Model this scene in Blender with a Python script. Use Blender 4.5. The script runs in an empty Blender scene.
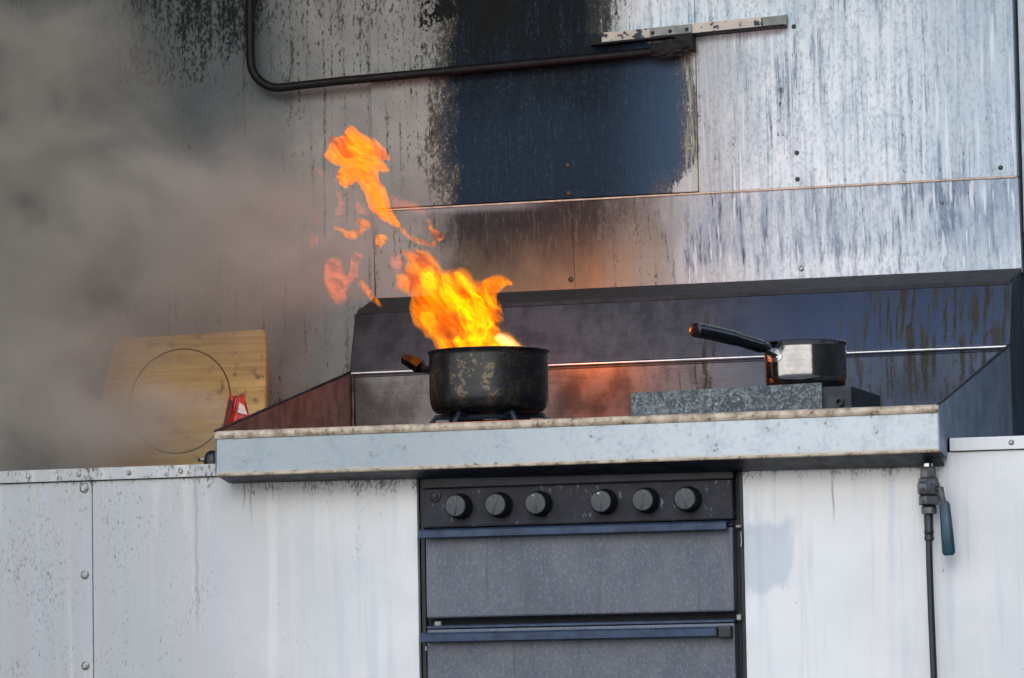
import bpy, bmesh, math, random
import numpy as np
from mathutils import Vector, Matrix
from mathutils.geometry import delaunay_2d_cdt

C = bpy.context.scene.collection
SC = bpy.context.scene
PI = math.pi
random.seed(7)

# ------------------------------------------------------------------ camera
cd = bpy.data.cameras.new('camera')
cam = bpy.data.objects.new('camera', cd)
C.objects.link(cam)
cd.sensor_width = 36.0
cd.lens = 140.46
cd.clip_start = 0.05
cam.matrix_world = Matrix(((0.958131, 0.041458, 0.283311, 1.80257),
                           (0.285826, -0.079855, -0.954949, -6.19208),
                           (-0.016966, 0.995944, -0.088362, 0.48939),
                           (0, 0, 0, 1)))
SC.camera = cam

# ------------------------------------------------------------------ colour management
SC.view_settings.view_transform = 'Standard'
SC.view_settings.look = 'None'
SC.view_settings.gamma = 1.0
SC.view_settings.use_curve_mapping = False
SC.view_settings.exposure = 0.0
SC.cycles.use_denoising = True
SC.cycles.max_bounces = 5
SC.cycles.diffuse_bounces = 3
SC.cycles.glossy_bounces = 3
SC.cycles.volume_bounces = 1
SC.cycles.volume_max_steps = 256

# ------------------------------------------------------------------ overcast sky
wd = bpy.data.worlds.new('overcast_sky')
SC.world = wd
wd.use_nodes = True
wt = wd.node_tree
wt.nodes.clear()
wo = wt.nodes.new('ShaderNodeOutputWorld')
wb = wt.nodes.new('ShaderNodeBackground')
wc = wt.nodes.new('ShaderNodeTexCoord')
ws = wt.nodes.new('ShaderNodeSeparateXYZ')
wr = wt.nodes.new('ShaderNodeValToRGB')
wt.links.new(wc.outputs['Generated'], ws.inputs[0])
wt.links.new(ws.outputs['Z'], wr.inputs[0])
wr.color_ramp.elements[0].position = 0.0
wr.color_ramp.elements[0].color = (1.0, 0.975, 0.95, 1)
wr.color_ramp.elements[1].position = 1.0
wr.color_ramp.elements[1].color = (0.30, 0.50, 0.90, 1)
for _p, _c in ((0.30, (0.93, 0.96, 1.0, 1)), (0.62, (0.48, 0.66, 0.98, 1))):
    _e = wr.color_ramp.elements.new(_p)
    _e.color = _c
wt.links.new(wr.outputs['Color'], wb.inputs['Color'])
wb.inputs['Strength'].default_value = 2.15
wt.links.new(wb.outputs[0], wo.inputs[0])

# hazy sun, high and in front, slightly left of the camera
sd = bpy.data.lights.new('hazy_sun', 'SUN')
sd.energy = 1.0
sd.angle = math.radians(25)
sd.color = (1.0, 0.97, 0.93)
sun = bpy.data.objects.new('hazy_sun', sd)
C.objects.link(sun)
sun.rotation_euler = Vector((-0.10, 1.0, -0.52)).to_track_quat('-Z', 'Y').to_euler()
sun.location = (0, -8, 6)


# ------------------------------------------------------------------ node helpers
class S:
    """a value socket that can be used in arithmetic"""
    def __init__(s, g, sock): s.g = g; s.s = sock
    def _op(a, op, b, sw=False): return a.g.math(op, b, a) if sw else a.g.math(op, a, b)
    def __add__(a, b): return a._op('ADD', b)
    __radd__ = __add__
    def __mul__(a, b): return a._op('MULTIPLY', b)
    __rmul__ = __mul__
    def __sub__(a, b): return a._op('SUBTRACT', b)
    def __rsub__(a, b): return a._op('SUBTRACT', b, True)
    def __truediv__(a, b): return a._op('DIVIDE', b)
    def mn(a, b): return a._op('MINIMUM', b)
    def mx(a, b): return a._op('MAXIMUM', b)
    def absv(a): return a.g.math('ABSOLUTE', a, 0.0)
    def pw(a, b): return a._op('POWER', b)
    def sat(a): return a.mx(0.0).mn(1.0)


class G:
    """one material's node graph"""
    def __init__(s, name):
        s.m = bpy.data.materials.new(name)
        s.m.use_nodes = True
        s.t = s.m.node_tree
        s.t.nodes.clear()
        s.out = s.t.nodes.new('ShaderNodeOutputMaterial')
        geo = s.t.nodes.new('ShaderNodeNewGeometry')
        s.P = geo.outputs['Position']
        sx = s.t.nodes.new('ShaderNodeSeparateXYZ')
        s.t.links.new(s.P, sx.inputs[0])
        s.X, s.Y, s.Z = (S(s, sx.outputs[k]) for k in range(3))
    def put(s, sock, v):
        if isinstance(v, S): s.t.links.new(v.s, sock)
        elif isinstance(v, bpy.types.NodeSocket): s.t.links.new(v, sock)
        elif isinstance(v, (tuple, list)): sock.default_value = tuple(v) + ((1,) if len(v) == 3 and sock.type == 'RGBA' else ())
        else: sock.default_value = v
    def math(s, op, a, b):
        n = s.t.nodes.new('ShaderNodeMath'); n.operation = op
        s.put(n.inputs[0], a); s.put(n.inputs[1], b)
        return S(s, n.outputs[0])
    def smooth(s, v, a, b, lo=0.0, hi=1.0):
        n = s.t.nodes.new('ShaderNodeMapRange'); n.interpolation_type = 'SMOOTHSTEP'
        s.put(n.inputs['Value'], v)
        for k, w in (('From Min', a), ('From Max', b), ('To Min', lo), ('To Max', hi)): s.put(n.inputs[k], w)
        return S(s, n.outputs[0])
    def vec(s, x, y, z):
        n = s.t.nodes.new('ShaderNodeCombineXYZ')
        for k, w in enumerate((x, y, z)): s.put(n.inputs[k], w)
        return n.outputs[0]
    def noise(s, scale=(10, 10, 10), detail=4, rough=0.55, off=0.0, dist=0.0):
        v = s.vec(s.X * scale[0] + off, s.Y * scale[1] + off, s.Z * scale[2] + off)
        return s.noise_v(v, detail, rough, dist)
    def noise_v(s, v, detail=4, rough=0.55, dist=0.0):
        n = s.t.nodes.new('ShaderNodeTexNoise')
        s.put(n.inputs['Vector'], v)
        n.inputs['Scale'].default_value = 1.0
        n.inputs['Detail'].default_value = detail
        n.inputs['Roughness'].default_value = rough
        n.inputs['Distortion'].default_value = dist
        return S(s, n.outputs[0])
    def mix(s, f, a, b):
        n = s.t.nodes.new('ShaderNodeMix'); n.data_type = 'RGBA'
        s.put(n.inputs[0], f); s.put(n.inputs[6], a); s.put(n.inputs[7], b)
        return n.outputs[2]
    def bump(s, h, strength=0.3, dist=0.002):
        n = s.t.nodes.new('ShaderNodeBump')
        n.inputs['Strength'].default_value = strength
        n.inputs['Distance'].default_value = dist
        s.put(n.inputs['Height'], h)
        return n.outputs[0]
    def surf(s, col, rough=0.5, metal=0.0, normal=None, spec=0.5, aniso=0.0):
        b = s.t.nodes.new('ShaderNodeBsdfPrincipled')
        s.put(b.inputs['Base Color'], col); s.put(b.inputs['Roughness'], rough); s.put(b.inputs['Metallic'], metal)
        b.inputs['Specular IOR Level'].default_value = spec
        if aniso: b.inputs['Anisotropic'].default_value = aniso
        if normal is not None: s.t.links.new(normal, b.inputs['Normal'])
        s.t.links.new(b.outputs[0], s.out.inputs['Surface'])
        return s.m


def hexc(r, g, b):
    f = lambda c: (c / 255 / 12.92) if c / 255 <= 0.04045 else ((c / 255 + 0.055) / 1.055) ** 2.4
    return (f(r), f(g), f(b))


# ------------------------------------------------------------------ mesh helpers
def root_origin(o):
    v = Vector((0, 0, 0))
    while o is not None:
        v += o.location
        o = o.parent
    return v

def obj(name, bm, mat, parent=None, smooth=False, origin=None):
    """link a bmesh (built in world coordinates) as one mesh object"""
    me = bpy.data.meshes.new(name)
    if origin is None:
        if parent is None:
            xs = [v.co for v in bm.verts]
            lo = Vector([min(c[k] for c in xs) for k in range(3)]); hi = Vector([max(c[k] for c in xs) for k in range(3)])
            origin = Vector(((lo.x + hi.x) / 2, (lo.y + hi.y) / 2, lo.z))
        else:
            origin = root_origin(parent)
    bmesh.ops.translate(bm, verts=bm.verts, vec=-Vector(origin))
    bmesh.ops.recalc_face_normals(bm, faces=bm.faces)
    bm.to_mesh(me); bm.free()
    if smooth:
        me.polygons.foreach_set('use_smooth', [True] * len(me.polygons))
        me.set_sharp_from_angle(angle=math.radians(38))
    me.materials.append(mat)
    o = bpy.data.objects.new(name, me)
    C.objects.link(o)
    if parent is not None:
        o.parent = parent
        o.location = Vector(origin) - root_origin(parent)
    else:
        o.location = origin
    return o

def thing(name, label, cat, loc, group=None):
    o = bpy.data.objects.new(name, None)
    C.objects.link(o)
    o.location = loc
    o.empty_display_size = 0.05
    o['label'] = label; o['category'] = cat
    if group: o['group'] = group
    return o

def tag(o, label, cat, group=None):
    o['label'] = label; o['category'] = cat
    if group: o['group'] = group
    return o

def struct(o, label=None):
    o['kind'] = 'structure'
    if label: o['label'] = label
    return o

def box(x0, x1, y0, y1, z0, z1, bev=0.0, seg=2, bm=None):
    nb = bmesh.new()
    bmesh.ops.create_cube(nb, size=1.0)
    for v in nb.verts:
        v.co = Vector(((x0 + x1) / 2 + v.co.x * (x1 - x0), (y0 + y1) / 2 + v.co.y * (y1 - y0), (z0 + z1) / 2 + v.co.z * (z1 - z0)))
    if bev > 0:
        bmesh.ops.bevel(nb, geom=nb.edges[:], offset=bev, segments=seg, profile=0.6, affect='EDGES')
    if bm is None: return nb
    me = bpy.data.meshes.new('tmp'); nb.to_mesh(me); nb.free(); bm.from_mesh(me); bpy.data.meshes.remove(me)
    return bm

def lathe(profile, center, axis='Z', n=64, bm=None, caps=True):
    """profile: (radius, height) along axis; revolved round an axis through center"""
    bm = bm or bmesh.new()
    rings = []
    for r, h in profile:
        ring = []
        for k in range(n):
            a = 2 * PI * k / n
            c, s_ = math.cos(a) * r, math.sin(a) * r
            p = {'Z': (c, s_, h), 'Y': (c, h, s_), 'X': (h, c, s_)}[axis]
            ring.append(bm.verts.new(Vector(center) + Vector(p)))
        rings.append(ring)
    for a, b in zip(rings, rings[1:]):
        for k in range(n):
            bm.faces.new((a[k], a[(k + 1) % n], b[(k + 1) % n], b[k]))
    if caps:
        if profile[0][0] > 1e-6: bm.faces.new(rings[0])
        if profile[-1][0] > 1e-6: bm.faces.new(rings[-1])
    return bm

def tube(path, radii, n=16, bm=None, flat=1.0, up=None):
    """a tapering tube with closed ends along a polyline"""
    bm = bm or bmesh.new()
    P = [Vector(p) for p in path]
    if not isinstance(radii, (list, tuple)): radii = [radii] * len(P)
    rings = []
    ref = Vector(up) if up else Vector((0, 1, 0))
    for k, p in enumerate(P):
        t = (P[min(k + 1, len(P) - 1)] - P[max(k - 1, 0)]).normalized()
        a = ref - t * ref.dot(t)
        if a.length < 1e-4: a = Vector((1, 0, 0)) - t * t.x
        a.normalize(); b = t.cross(a)
        rings.append([bm.verts.new(p + (a * math.cos(2 * PI * j / n) * flat + b * math.sin(2 * PI * j / n)) * radii[k]) for j in range(n)])
    for a, b in zip(rings, rings[1:]):
        for j in range(n):
            bm.faces.new((a[j], a[(j + 1) % n], b[(j + 1) % n], b[j]))
    bm.faces.new(rings[0]); bm.faces.new(rings[-1])
    return bm

def spline(pts, per=8):
    """Catmull-Rom through points"""
    P = [Vector(p) for p in pts]
    out = []
    for k in range(len(P) - 1):
        p0, p1, p2, p3 = P[max(k - 1, 0)], P[k], P[k + 1], P[min(k + 2, len(P) - 1)]
        for j in range(per):
            t = j / per
            out.append(0.5 * ((2 * p1) + (p2 - p0) * t + (2 * p0 - 5 * p1 + 4 * p2 - p3) * t * t + (3 * p1 - p0 - 3 * p2 + p3) * t ** 3))
    out.append(P[-1])
    return out

def extrude_profile(prof, x0, x1, thick=0.0, bm=None, normal_side=1):
    """sheet metal: an open (y, z) profile with thickness swept along X"""
    bm = bm or bmesh.new()
    n = len(prof)
    P = [Vector((0, y, z)) for y, z in prof]
    offs = []
    for k in range(n):
        t = (P[min(k + 1, n - 1)] - P[max(k - 1, 0)]).normalized()
        nn = Vector((0, -t.z, t.y)) * normal_side
        offs.append(P[k] + nn * thick)
    loop = P + offs[::-1]
    a = [bm.verts.new((x0, p.y, p.z)) for p in loop]
    b = [bm.verts.new((x1, p.y, p.z)) for p in loop]
    m = len(loop)
    for k in range(m):
        bm.faces.new((a[k], a[(k + 1) % m], b[(k + 1) % m], b[k]))
    for k in range(n - 1):
        j = m - 1 - k
        bm.faces.new((a[k], a[k + 1], a[j - 1], a[j]))
        bm.faces.new((b[k], b[j], b[j - 1], b[k + 1]))
    return bm

def prism(poly, y0, y1, plane='XZ', bm=None, bev=0.0):
    """closed polygon extruded; plane XZ -> along Y; plane YZ -> along X"""
    nb = bmesh.new()
    f = (lambda u, v, w: (u, w, v)) if plane == 'XZ' else (lambda u, v, w: (w, u, v))
    a = [nb.verts.new(f(u, v, y0)) for u, v in poly]
    b = [nb.verts.new(f(u, v, y1)) for u, v in poly]
    m = len(poly)
    nb.faces.new(a); nb.faces.new(b[::-1])
    for k in range(m): nb.faces.new((a[k], b[k], b[(k + 1) % m], a[(k + 1) % m]))
    bmesh.ops.recalc_face_normals(nb, faces=nb.faces)
    if bev: bmesh.ops.bevel(nb, geom=nb.edges[:], offset=bev, segments=2, profile=0.6, affect='EDGES')
    if bm is None: return nb
    me = bpy.data.meshes.new('tmp'); nb.to_mesh(me); nb.free(); bm.from_mesh(me); bpy.data.meshes.remove(me)
    return bm

def copy_at(src, parent, loc):
    o = src.copy(); C.objects.link(o); o.parent = parent; o.location = Vector(loc) - root_origin(parent)
    return o


# ------------------------------------------------------------------ materials
def sheet_material():
    """painted steel sheet of the back wall: streaks, specks, soot with ragged edges"""
    g = G('sooty_painted_sheet')
    X, Z = g.X, g.Z
    big = g.noise((5, 5, 4), 5, .6)
    med = g.noise((22, 22, 14), 6, .65, 3.1)
    fine = g.noise((180, 180, 110), 4, .62, 7.7)
    drip = g.noise((95, 95, 4.2), 5, .62, 11.0)
    drip2 = g.noise((230, 230, 14), 4, .65, 5.0)
    speck = g.noise((250, 250, 95), 4, .6, 1.3)
    # paint: greyer to the left, pale blue-white to the right
    eR = g.smooth(Z + (med - .5) * .06, 1.66, 1.70)
    right = g.smooth(X + (med - .5) * .06 + eR * .10, -.02, .12)
    paint_l = g.mix(g.smooth(big, .35, .65), hexc(132, 132, 127), hexc(156, 155, 149))
    paint_r = g.mix(g.smooth(med, .35, .65), hexc(204, 219, 226), hexc(228, 237, 240))
    col = g.mix(right, paint_l, paint_r)
    # left sheet: the paint is grey-green and worn towards the upper left
    ul = g.smooth(X + (big - .5) * .25, -.64, -.80) * g.smooth(Z + (big - .5) * .3, 1.28, 1.50)
    col = g.mix(ul * .9, col, hexc(82, 91, 92))
    # vertical blue-grey streaks on the right
    st = g.smooth(drip, .46, .68) * right
    col = g.mix(st * .42, col, hexc(140, 158, 172))
    st2 = g.smooth(drip2 * .8 + drip * .45 + (big - .5) * .5, .68, .86) * right
    col = g.mix(st2 * .7, col, hexc(84, 104, 130))
    grain = g.smooth(fine + (drip - .5) * .3, .44, .70) * right
    col = g.mix(grain * .5, col, hexc(124, 142, 160))
    nearsoot = g.smooth(X + (med - .5) * .1, .24, .08) * right * (1.0 - eR)
    col = g.mix(nearsoot * (.35 + med * .5), col, hexc(150, 152, 152))
    far = g.smooth(X + (med - .5) * .2, .42, .58) * right
    col = g.mix(far * (.2 + med * .45), col, hexc(150, 166, 180))
    lower = g.smooth(Z, 1.391, 1.389)
    lowmid = lower * right * g.smooth(Z + (drip - .5) * .08, 1.25, 1.285)
    col = g.mix(lowmid * g.smooth(med * .5 + drip * .5, .36, .60) * .6, col, hexc(128, 148, 168))
    col = g.mix(lowmid * g.smooth(drip * .6 + drip2 * .4 + (med - .5) * .5 + (big - .5) * .5, .53, .70) * .5, col, hexc(84, 102, 122))
    # white runs
    run = g.smooth(g.noise((120, 120, 4.5), 3, .5, 23.0) + (fine - .5) * .1, .58, .66) * right
    col = g.mix(run * .7, col, hexc(228, 234, 236))
    # brown-grey drips on the left
    dl = g.smooth(drip + (fine - .5) * .35, .56, .70) * (1.0 - right)
    col = g.mix(dl * .60, col, hexc(84, 76, 66))
    # black specks, thicker towards the top
    amt = g.smooth(Z + (big - .5) * .5, 1.35, 1.85) * (1.0 - right)
    sp = g.smooth(speck + (drip - .5) * .50 + (big - .5) * .35 + (med - .5) * .2 + amt * .13 - right * .05, .63, .74)
    col = g.mix(sp * .80, col, hexc(44, 42, 37))
    # heavy soot in the top left corner
    tl = g.smooth(X + (med - .5) * .15, -1.10, -.98) * g.smooth(X + (med - .5) * .2, -.70, -.80) * g.smooth(Z + (big - .5) * .25, 1.60, 1.78)
    tl2 = g.smooth(med * .7 + (fine - .5) * 1.1 + (drip - .5) * .8 + tl * .38, .55, .82) * g.smooth(tl, 0.02, .2)
    col = g.mix(tl2 * .92, col, hexc(22, 26, 26))
    # a scrubbed blotch left of the pipe
    bx = (X + 0.97).absv() * 1.0; bz = (Z - 1.69).absv() * 2.2
    blot = g.smooth(bx.mx(bz) + (med - .5) * .1, .13, .06)
    col = g.mix(g.smooth(speck + (fine - .5) * .6, .52, .6) * blot * .85, col, hexc(40, 42, 40))
    # ---- soot burnt on above the hob
    warp = (big - .5) * .10 + (med - .5) * .10 + (fine - .5) * .05
    rag = (drip - .5) * .12 + (drip2 - .5) * .08
    # the right edge steps left above the rail and is eaten away at the bottom corner
    edge_r = 0.066 - eR * 0.160 - g.smooth(Z, 1.46, 1.39) * .05
    dleft = X + 0.405 + warp
    dright = edge_r - X + warp * .55 + rag * .5
    a = dleft.mn(dright)
    upper = g.smooth(Z, 1.388, 1.394)
    dust = g.noise((420, 420, 260), 3, .6, 2.2)
    soot = g.smooth(dleft + (dust - .5) * .05, -.012, .030) * g.smooth(dright + (dust - .5) * .04, -.022, .042) * upper
    halo = g.smooth(dleft + (drip - .5) * .06, -.075, .0) * upper * g.smooth(dright, -.02, .0)
    col = g.mix(g.smooth(dust * .6 + fine * .4 + halo * .28, .60, .76) * halo * .85, col, hexc(46, 43, 35))
    sc_ = g.mix(g.smooth(Z + (med - .5) * .2, 1.68, 1.50), hexc(6, 14, 20), hexc(20, 38, 54))
    sc_ = g.mix(g.smooth(dust * .7 + (fine - .5) * .5 + (drip2 - .5) * .4, .34, .60) * .55, sc_, hexc(58, 86, 108))
    sc_ = g.mix(g.smooth(X, -.12, .06) * .5, sc_, hexc(70, 98, 126))
    col = g.mix(soot * .97, col, sc_)
    # yellowed runs at the right edge of the soot
    yr = g.smooth((X - .068).absv() + (drip - .5) * .02, .022, .006) * g.smooth(drip2, .42, .6) * upper * (1.0 - eR)
    col = g.mix(yr * .6, col, hexc(190, 186, 160))
    # top left blotches of the same soot
    tb = g.smooth(X, -.50, -.40) * g.smooth(Z + (med - .5) * .2, 1.66, 1.76) * g.smooth(X, -.2, -.3)
    col = g.mix(g.smooth(med + (fine - .5) * .7 + tb * .3, .66, .76) * g.smooth(tb, 0, .2), col, hexc(16, 20, 20))
    # lower sheet: heat-browned soot fading to the right and downwards
    dl2 = g.smooth(X + warp + (drip - .5) * .06, -.47, -.36) * g.smooth(X + warp * 1.2, .07, -.13)
    fade = g.smooth(Z + (med - .5) * .1 + g.smooth(X, -.2, 0.0) * -.03, 1.19, 1.36)
    low = dl2 * lower
    heat = g.mix(fade, hexc(122, 106, 84), hexc(34, 32, 36))
    heat = g.mix(g.smooth(drip2 + (fine - .5) * .4, .5, .7) * .4, heat, hexc(104, 94, 74))
    col = g.mix(low * .93, col, heat)
    topl = g.smooth(Z, 1.372, 1.390) * lower * g.smooth(X, -.50, -.47) * g.smooth(X, -.18, -.3)
    col = g.mix(topl * .5, col, hexc(160, 164, 170))
    # drips of black at the lower right sheet
    bd = g.smooth(drip + (drip2 - .5) * .7, .60, .74) * lower * right * g.smooth(X, .30, .1)
    col = g.mix(bd * .75, col, hexc(56, 70, 84))
    rough = .55 + fine * .25 - low * .22
    return g.surf(col, rough, low * .8, g.bump(med * .6 + fine * .5 + drip * .6, .35, .0015), spec=.12)

def cabinet_material():
    g = G('off_white_panel')
    X, Z = g.X, g.Z
    big = g.noise((3, 3, 3), 5, .6, 2.0)
    drip = g.noise((45, 45, 2.2), 5, .6, 4.0)
    med = g.noise((18, 18, 10), 6, .65, 9.0)
    fine = g.noise((230, 230, 120), 4, .62, 6.0)
    left = g.smooth(X + (big - .5) * .2, -.05, -.90)
    col = g.mix(g.smooth(big, .3, .7), hexc(204, 202, 198), hexc(221, 218, 213))
    col = g.mix(left * .85, col, hexc(163, 162, 158))  # shade of the left end painted in: panel colour darkens leftwards
    col = g.mix(g.smooth(drip, .5, .66) * .35, col, hexc(172, 180, 188))
    warm = g.smooth(g.noise((30, 30, 1.5), 3, .5, 31.0), .54, .68)
    col = g.mix(warm * .3, col, hexc(226, 216, 204))
    mott = g.smooth(med * .55 + big * .3 + (fine - .5) * 1.1 + left * .06, .50, .75) * g.smooth(left, .4, 1.0)
    col = g.mix(mott * .55, col, hexc(112, 113, 108))
    col = g.mix(g.smooth(fine + (med - .5) * .5 + left * .05, .72, .78) * .6, col, hexc(66, 64, 60))
    # grime run down from the worktop edge
    top = g.smooth(Z + (drip - .5) * .06 + (med - .5) * .04, .825, .866) * g.smooth(X, .60, .40)
    gr = g.smooth(med * .6 + drip * .3 + (fine - .5) * 1.3 + top * .22, .68, .90) * g.smooth(top, 0, .5)
    col = g.mix(gr * .8, col, hexc(74, 66, 52))
    ut = g.smooth(Z + (drip - .5) * .05, .805, .848) * g.smooth(X, -.56, -.54) * g.smooth(X, .70, .62)
    gu = g.smooth(med * .5 + drip * .35 + (fine - .5) * .9 + ut * .22, .56, .80) * g.smooth(ut, 0, .6)
    col = g.mix(gu * .75, col, hexc(98, 80, 60))
    # a scuffed grey patch beside the cooker
    pt = g.smooth(((X - .36).absv() * 1.25).mx((Z - .70).absv()) + (med - .5) * .09, .066, .045)
    col = g.mix(pt * (.35 + med * .5), col, hexc(170, 176, 184))
    # long runs below the left end of the tray
    for x0, z0, w in ((-.527, .815, .0028), (-.515, .79, .0016), (-.612, .62, .004), (.475, .765, .0024)):
        rn = g.smooth((X + (g.noise((6, 6, 26), 2, .5, x0 * 50) - .5) * .010 - x0).absv(), w, w * .3) * g.smooth(Z, z0 - .03, z0 + .03)
        if x0 > 0: rn = rn * g.smooth(Z, .84, .80)
        col = g.mix(rn * (.55 if x0 > -.6 else .25), col, hexc(92, 86, 74))
    return g.surf(col, .5, 0, g.bump(med + drip, .12, .001), spec=.35)

def steel_material(name, c1, c2, rough=.3, metal=1.0, dirt=.5, drips=False, sky_tint=None):
    g = G(name)
    X, Z = g.X, g.Z
    br = g.noise((14, 90, 240), 3, .5, 3.0)
    med = g.noise((24, 24, 18), 6, .65, 5.0)
    fine = g.noise((150, 150, 150), 4, .6, 8.0)
    col = g.mix(g.smooth(med * .85 + br * .15, .38, .62), c1, c2)
    if sky_tint: col = g.mix(g.smooth(X + (med - .5) * .3, .02, .34) * .85, col, sky_tint)  # blue sky reflection painted into the base colour towards the right
    d = g.smooth(med + (fine - .5) * .9, .62, .74)
    col = g.mix(d * dirt, col, hexc(50, 46, 40))
    r = rough + (med - .5) * (.45 * rough) + d * .25 * dirt
    mt = metal - d * .6 * dirt * metal
    if drips:
        dr = g.noise((110, 20, 7.0), 5, .62, 14.0)
        zone = g.smooth(X + (med - .5) * .1, .03, .12) * (g.smooth(X, .16, .12) + g.smooth(X, .30, .44)).sat()
        low = g.smooth(X, .0, .1)
        m = g.smooth(dr + (fine - .5) * .35 + zone * .14, .62, .73) * (zone * .9 + low * .15 + .05)
        olive = g.mix(g.smooth(fine, .45, .6), hexc(7, 9, 9), hexc(34, 33, 17))
        col = g.mix(m.sat() * .95, col, olive)
        r = r + m.sat() * .35
        mt = mt - m.sat() * .9
        sp = g.smooth(fine + (med - .5) * .3, .70, .74)
        col = g.mix(sp * .8, col, hexc(24, 20, 18))
    return g.surf(col, r.sat() if isinstance(r, S) else r, mt.sat() if isinstance(mt, S) else mt, g.bump(med * .5 + fine * .6, .15, .001))

def plain(name, c, rough=.5, metal=0.0, var=.35, scale=60, c2=None, bump=.15, spec=.5):
    g = G(name)
    n = g.noise((scale,) * 3, 5, .6, 1.0)
    c2 = c2 or tuple(k * (1 - var) for k in c)
    col = g.mix(g.smooth(n, .35, .68), c, c2)
    return g.surf(col, rough + (n - .5) * .2, metal, g.bump(n, bump, .001), spec=spec)

M = {}
M['sheet'] = sheet_material()
M['cab'] = cabinet_material()

def apron_material():
    g = G('galvanised_apron')
    X, Z = g.X, g.Z
    med = g.noise((22, 22, 22), 6, .65, 2.0)
    fine = g.noise((120, 120, 120), 4, .6, 4.0)
    lt = g.smooth(X + (med - .5) * .3, .35, -.3)
    col = g.mix(lt, hexc(176, 182, 185), hexc(143, 151, 154))
    col = g.mix(g.smooth(med + (fine - .5) * .7, .42, .70) * .34, col, hexc(116, 128, 134))
    ed = g.smooth((Z - .857) + (med - .5) * .01, .009, .0)
    col = g.mix(ed * .75, col, hexc(176, 158, 132))
    sp = g.smooth(fine + (med - .5) * .5 + ed * .12, .68, .73)
    col = g.mix(sp * .8, col, hexc(70, 66, 58))
    return g.surf(col, .42 + (med - .5) * .2, .55, g.bump(med + fine * .4, .12, .001))
M['apron'] = apron_material()

def rim_material():
    g = G('scorched_rim')
    med = g.noise((40, 40, 40), 6, .65, 2.0)
    fine = g.noise((190, 190, 190), 4, .6, 4.0)
    col = g.mix(g.smooth(med, .35, .65), hexc(190, 172, 148), hexc(134, 116, 92))
    col = g.mix(g.smooth(fine + (med - .5) * .8, .60, .70) * .85, col, hexc(58, 44, 30))
    return g.surf(col, .5, .2, g.bump(fine, .2, .001))
M['rim'] = rim_material()
M['under'] = plain('dark_underside', hexc(50, 58, 68), .45, .5, .5, 40, c2=hexc(20, 22, 26))  # dark mottled colour for the underside, side beads and weld
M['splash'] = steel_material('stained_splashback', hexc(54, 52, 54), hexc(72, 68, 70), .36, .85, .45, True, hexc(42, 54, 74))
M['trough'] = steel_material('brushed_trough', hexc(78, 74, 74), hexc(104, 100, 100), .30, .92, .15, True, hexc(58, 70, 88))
M['side_inner'] = plain('scorched_side_panel', hexc(126, 110, 100), .38, .45, .4, 30, c2=hexc(84, 72, 66))
M['ledge'] = plain('sooty_ledge', hexc(40, 42, 46), .8, 0, .5, 50)
M['endplate'] = plain('dull_steel_end', hexc(134, 144, 154), .5, .35, .35, 18, c2=hexc(104, 114, 126))
M['dark_wall'] = plain('dark_wall', hexc(48, 58, 68), .7, 0, .4, 12)
M['black_inside'] = plain('black_recess', hexc(10, 11, 13), .8, 0, .3, 30)

def oven_door_material():
    g = G('grimy_oven_door')
    med = g.noise((14, 14, 10), 6, .65, 2.0)
    drip = g.noise((70, 70, 5), 4, .6, 4.0)
    fine = g.noise((260, 260, 160), 3, .6, 6.0)
    col = g.mix(g.smooth(med, .3, .7), hexc(72, 77, 86), hexc(89, 91, 98))
    col = g.mix(g.smooth(fine, .46, .72) * .32, col, hexc(130, 136, 146))
    col = g.mix(g.smooth(drip + (fine - .5) * .3, .60, .70) * .5, col, hexc(62, 58, 58))
    return g.surf(col, .42 + (fine - .5) * .25, .25, g.bump(fine, .15, .0006))
M['door'] = oven_door_material()
def ctrl_material():
    g = G('control_panel_enamel')
    med = g.noise((30, 30, 30), 5, .6, 2.0)
    fl = g.noise((110, 110, 60), 4, .6, 6.0)
    col = g.mix(g.smooth(med, .3, .7), hexc(36, 36, 42), hexc(47, 47, 53))
    col = g.mix(g.smooth(fl + (med - .5) * .5, .62, .70) * .65, col, hexc(118, 126, 136))
    return g.surf(col, .5, .0, g.bump(fl, .12, .0008), spec=.2)
M['ctrl'] = ctrl_material()
M['cooker_black'] = plain('cooker_black', hexc(20, 24, 30), .45, .1, .4, 40)
M['knob'] = plain('knob_plastic', hexc(52, 56, 60), .34, 0, .3, 150, c2=hexc(38, 40, 43))
M['knob_skirt'] = plain('knob_skirt', hexc(14, 15, 17), .5, 0, .3, 80)
M['handle_blue'] = plain('door_handle_strip', hexc(52, 68, 90), .38, .3, .3, 40, c2=hexc(38, 50, 68))
M['clip'] = plain('tarnished_clip', hexc(150, 150, 140), .4, .5, .4, 60)
M['rubber'] = plain('black_rubber', hexc(18, 19, 22), .45, 0, .3, 60)
M['screw'] = plain('screw_steel', hexc(176, 174, 170), .35, .6, .4, 300, c2=hexc(100, 92, 84))
M['screw_slot'] = plain('screw_slot', hexc(30, 28, 27), .7, 0, .2, 100)
M['brass'] = plain('tarnished_valve', hexc(92, 94, 96), .36, .8, .4, 90, c2=hexc(56, 56, 56))
M['lever'] = plain('dark_teal_grip', hexc(28, 62, 78), .45, 0, .4, 60)
M['hose'] = plain('black_hose', hexc(30, 34, 40), .42, 0, .3, 60)
M['pipe'] = plain('burnt_pipe', hexc(24, 21, 21), .55, .1, .5, 60, c2=hexc(10, 9, 10), spec=.25)
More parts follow.
